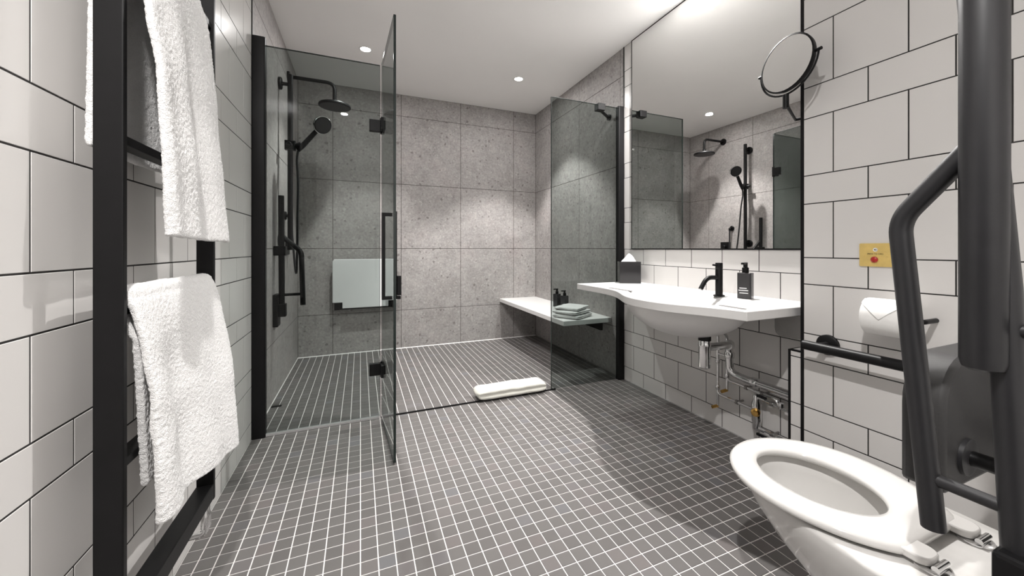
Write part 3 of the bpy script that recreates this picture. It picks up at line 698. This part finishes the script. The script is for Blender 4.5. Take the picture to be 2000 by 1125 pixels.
for k in range(10):
    an = PI/2+.35 + (PI*.40)*k/9*(1); pts.append((rc.x+(RR+.0015)*math.cos(an), rc.z+(RR+.0015)*math.sin(an)))
mb = MB(); rings = []
for k, (px, pz) in enumerate(pts):
    q = k/9; hw = .050*(1-max(0, q-.35)/.65*.98)
    rings.append([(px, .638-hw, pz), (px, .638+hw, pz), (px-.002, .638+hw, pz+.001), (px-.002, .638-hw, pz+.001)])
mb.loft(rings); obj('end_sheet', mb, 'paper', t, smooth=True)
t = thing('roll_holder', (XP, .60, .735), 'slim black holder carrying the toilet roll', 'holder')
obj('spindle', MB().tube([(rc.x, .573, rc.z), (rc.x, .697, rc.z)], .010), 'black', t, smooth=True)
obj('wall_arm', MB().tube(fillet([(rc.x, .575, rc.z), (rc.x, .560, rc.z), (XP, .560, rc.z)], .01), .007), 'black', t, smooth=True)
# call plate
t = thing('call_plate', (XP, .70, .92), 'brass assistance call plate with red button on the tiled wall', 'call button')
pl = obj('plate', MB().prism(rrect(.656, .744, .886, .962, .004), 'x', XP-.006, XP), 'goldplate', t, bevel=.001)
bt_ = obj('button', MB().lathe([(.0095, 0), (.0095, .004), (.006, .007), (.003, .0075)], (XP-.006, .702, .909), (-1, 0, 0)), 'red', t, smooth=True, label='round red push button')
obj('button_ring', MB().lathe([(.0098, -.0005), (.0115, -.0005), (.0115, .002), (.0098, .002), (.0098, -.0005)], (XP-.006, .702, .909), (-1, 0, 0), caps=False), 'goldplate', bt_, smooth=True)
for y in (.730, .670):
    obj('screw', MB().lathe([(.003, 0), (.003, .0008), (.002, .0012)], (XP-.006, y, .920), (-1, 0, 0), 10), 'goldplate', t)
obj('speaker_symbol', MB().prism([(.7035, .9395), (.7035, .9425), (.7015, .9425), (.6995, .9445), (.6995, .9375), (.7015, .9395)], 'x', XP-.0068, XP-.006)
    .prism([(.6975, .944), (.6967, .941), (.6975, .938), (.6968, .938), (.6958, .941), (.6968, .944)], 'x', XP-.0068, XP-.006), 'blackink', t, label='dark speaker symbol')
obj('symbol_disc', MB().lathe([(.0062, 0), (.0062, .0004)], (XP-.006, .7005, .941), (-1, 0, 0), 24), 'whiteink', t, label='pale disc behind the symbol')
cu = bpy.data.curves.new('lettering', 'FONT'); cu.body = 'PRESS TO CALL'; cu.size = .0062; cu.align_x = 'CENTER'; cu.extrude = .0002
to = bpy.data.objects.new('lettering_src', cu); C.objects.link(to)
bpy.context.view_layer.update()
me = bpy.data.meshes.new_from_object(to.evaluated_get(bpy.context.evaluated_depsgraph_get())); bpy.data.objects.remove(to)
me.materials.append(M['blackink'])
lo = bpy.data.objects.new('lettering', me); C.objects.link(lo); lo.parent = t
lo.matrix_local = Matrix.Translation(Vector((XP-.0063, .700, .9255))-Vector((XP, .70, .92))) @ BX_NEG; lo['label'] = 'engraved words PRESS TO CALL'

# ---------------------------------------------------------------- toilet
TX = 1.035; RZT = .366
t = thing('toilet', (TX, .40, 0), 'white toilet pan with open seat ring and no lid', 'toilet')
def pan_ring(z, yf, hw, yb=.022, n=48, ex=2.0):
    """rounded front, straight sides, square back"""
    pts = []; L = min(.36, (yf-yb)*.6); ym = yf-L
    nf = n-12
    for k in range(nf):
        a = -PI/2*1.0 + PI*k/(nf-1)      # -90..90 about +Y
        c, s_ = math.cos(a), math.sin(a)
        pts.append((TX+hw*math.copysign(abs(s_)**(2/ex), s_), ym+L*abs(c)**(2/ex), z))
    hb = hw*.9
    for k in range(1, 5): pts.append((TX+hw+(hb-hw)*k/4, ym+(yb-ym)*k/4, z))
    for k in range(1, 5): pts.append((TX+hb-2*hb*k/4, yb, z))
    for k in range(1, 5): pts.append((TX-hb+(hb-hw)*k/4, yb+(ym-yb)*k/4, z))
    return pts
outer = [pan_ring(z, yf, hw) for z, yf, hw in ((0, .545, .115), (.05, .535, .110), (.13, .550, .112), (.19, .625, .132), (.24, .690, .152), (.29, .735, .168), (.330, .760, .177), (.355, .768, .180), (.363, .766, .178), (RZT, .760, .173))]
n = len(outer[0])
cyb = .565
def oval(z, a, b, cy=cyb):
    r = []
    for (x, y, _) in outer[-1]:
        an = math.atan2((y-cy)/a, (x-TX)/b); r.append((TX+b*math.cos(an), cy+a*math.sin(an), z))
    return r
inner = [oval(RZT, .165, .118), oval(RZT-.006, .160, .112), oval(.33, .155, .108), oval(.30, .145, .102), oval(.25, .115, .085, .555), oval(.20, .085, .06, .54), oval(.17, .06, .045, .53)]
mb = MB(); mb.loft(outer+inner, True, True)
obj('pan', mb, 'porcelain', t, smooth=True, angle=60)
obj('water', MB().prism([(TX+.058*math.cos(k*PI/12), .54+.080*math.sin(k*PI/12)) for k in range(24)], 'z', .196, .199), 'glass', t)
# seat ring with rear hinge lobes
def seat_ring(z, grow):
    r = []
    for k in range(72):
        a = 2*PI*k/72; c, s_ = math.cos(a), math.sin(a)
        x = TX + (.190+grow)*c
        y = .580 + ((.197+grow)*s_ if s_ > 0 else (.240+grow)*s_)
        r.append((x, max(y, .376-grow), z))
    return r
def seat_hole(z, grow):
    return [(TX-.016+(.100+grow)*math.cos(2*PI*k/72), .580+(.130+grow)*math.sin(2*PI*k/72), z) for k in range(72)]
rings = [seat_ring(.371, -.008), seat_ring(.375, -.001), seat_ring(.383, 0), seat_ring(.389, -.006), seat_ring(.392, -.022), seat_hole(.392, .018), seat_hole(.388, .004), seat_hole(.380, 0), seat_hole(.371, .006), seat_ring(.371, -.008)]
mb = MB(); mb.loft(rings, False, False)
st = obj('seat', mb, 'porcelain', t, smooth=True, angle=70)
for s_ in (-1, 1):
    x = TX+.006+s_*.084
    obj('hinge_lobe', MB().prism(rrect(x-.026, x+.026, .346, .405, .020, 6), 'z', .373, .388), 'porcelain', st, smooth=True, bevel=.003, angle=30)
    h = obj('hinge_plate', MB().lathe([(.027, 0), (.027, .004), (.022, .006)], (x, .352, RZT)), 'chrome', t, smooth=True, label='chrome seat hinge plate')
    obj('hinge_pin', MB().tube([(x-.020, .340, .376), (x+.020, .340, .376)], .006), 'chrome', h, smooth=True)

# padded backrest held on two bars
t = thing('back_support_cushion', (1.01, .325, .56), 'charcoal padded backrest with rounded top behind the toilet seat', 'backrest')
def brest(a0, a1, z0, z1, r):
    pts = [(a0, z0), (a1, z0)]
    for k in range(9): an = k/8*PI/2; pts.append((a1-r+r*math.cos(an), z1-r+r*math.sin(an)))
    for k in range(9): an = PI/2+k/8*PI/2; pts.append((a0+r+r*math.cos(an), z1-r+r*math.sin(an)))
    return pts
obj('pad', MB().prism(brest(.862, 1.175, .548, .765, .085), 'y', .302, .358), 'padgrey', t, smooth=True, bevel=.008, angle=30)
for x, z in ((.932, .598), (1.105, .598)):
    f = obj('socket', MB().lathe([(.030, 0), (.030, .006), (.025, .008)], (x, .302, z), (0, -1, 0)), 'blackgrey', t, smooth=True)
    obj('support_bar', MB().tube([(x, .300, z), (x, .022, z)], .0125), 'black', f, smooth=True)

# fold-up support rail beside the toilet, raised
RX = .70
t = thing('fold_up_rail', (RX, .12, .52), 'thick charcoal fold-up support rail raised next to the toilet at the right edge', 'grab rail')
obj('hinge_block', MB().box(RX-.030, RX+.030, .02, .198, .520, .598), 'black', t, bevel=.005)
obj('main_tube', MB().tube([(RX, .183, .56), (RX, .196, .90), (RX, .232, 1.45)], .0145, 20), 'blackgrey', t, smooth=True)
obj('bent_tube', MB().tube(fillet([(RX, .210, 1.085), (RX, .291, .985), (RX, .256, .575)], .022, 8), .0126, 20), 'blackgrey', t, smooth=True)
obj('cross_bar', MB().tube([(RX, .262, .640), (RX, .186, .640)], .008), 'blackgrey', t, smooth=True)
obj('cross_bar', MB().tube([(RX, .200, .850), (RX, .130, .850)], .008), 'blackgrey', t, smooth=True)
obj('arm_pad', MB().lathe([(.014, .800), (.0185, .803), (.0205, .812), (.0205, 1.55), (.018, 1.556)], (RX-.012, .208, 0), n=32), 'blackgrey', t, smooth=True)
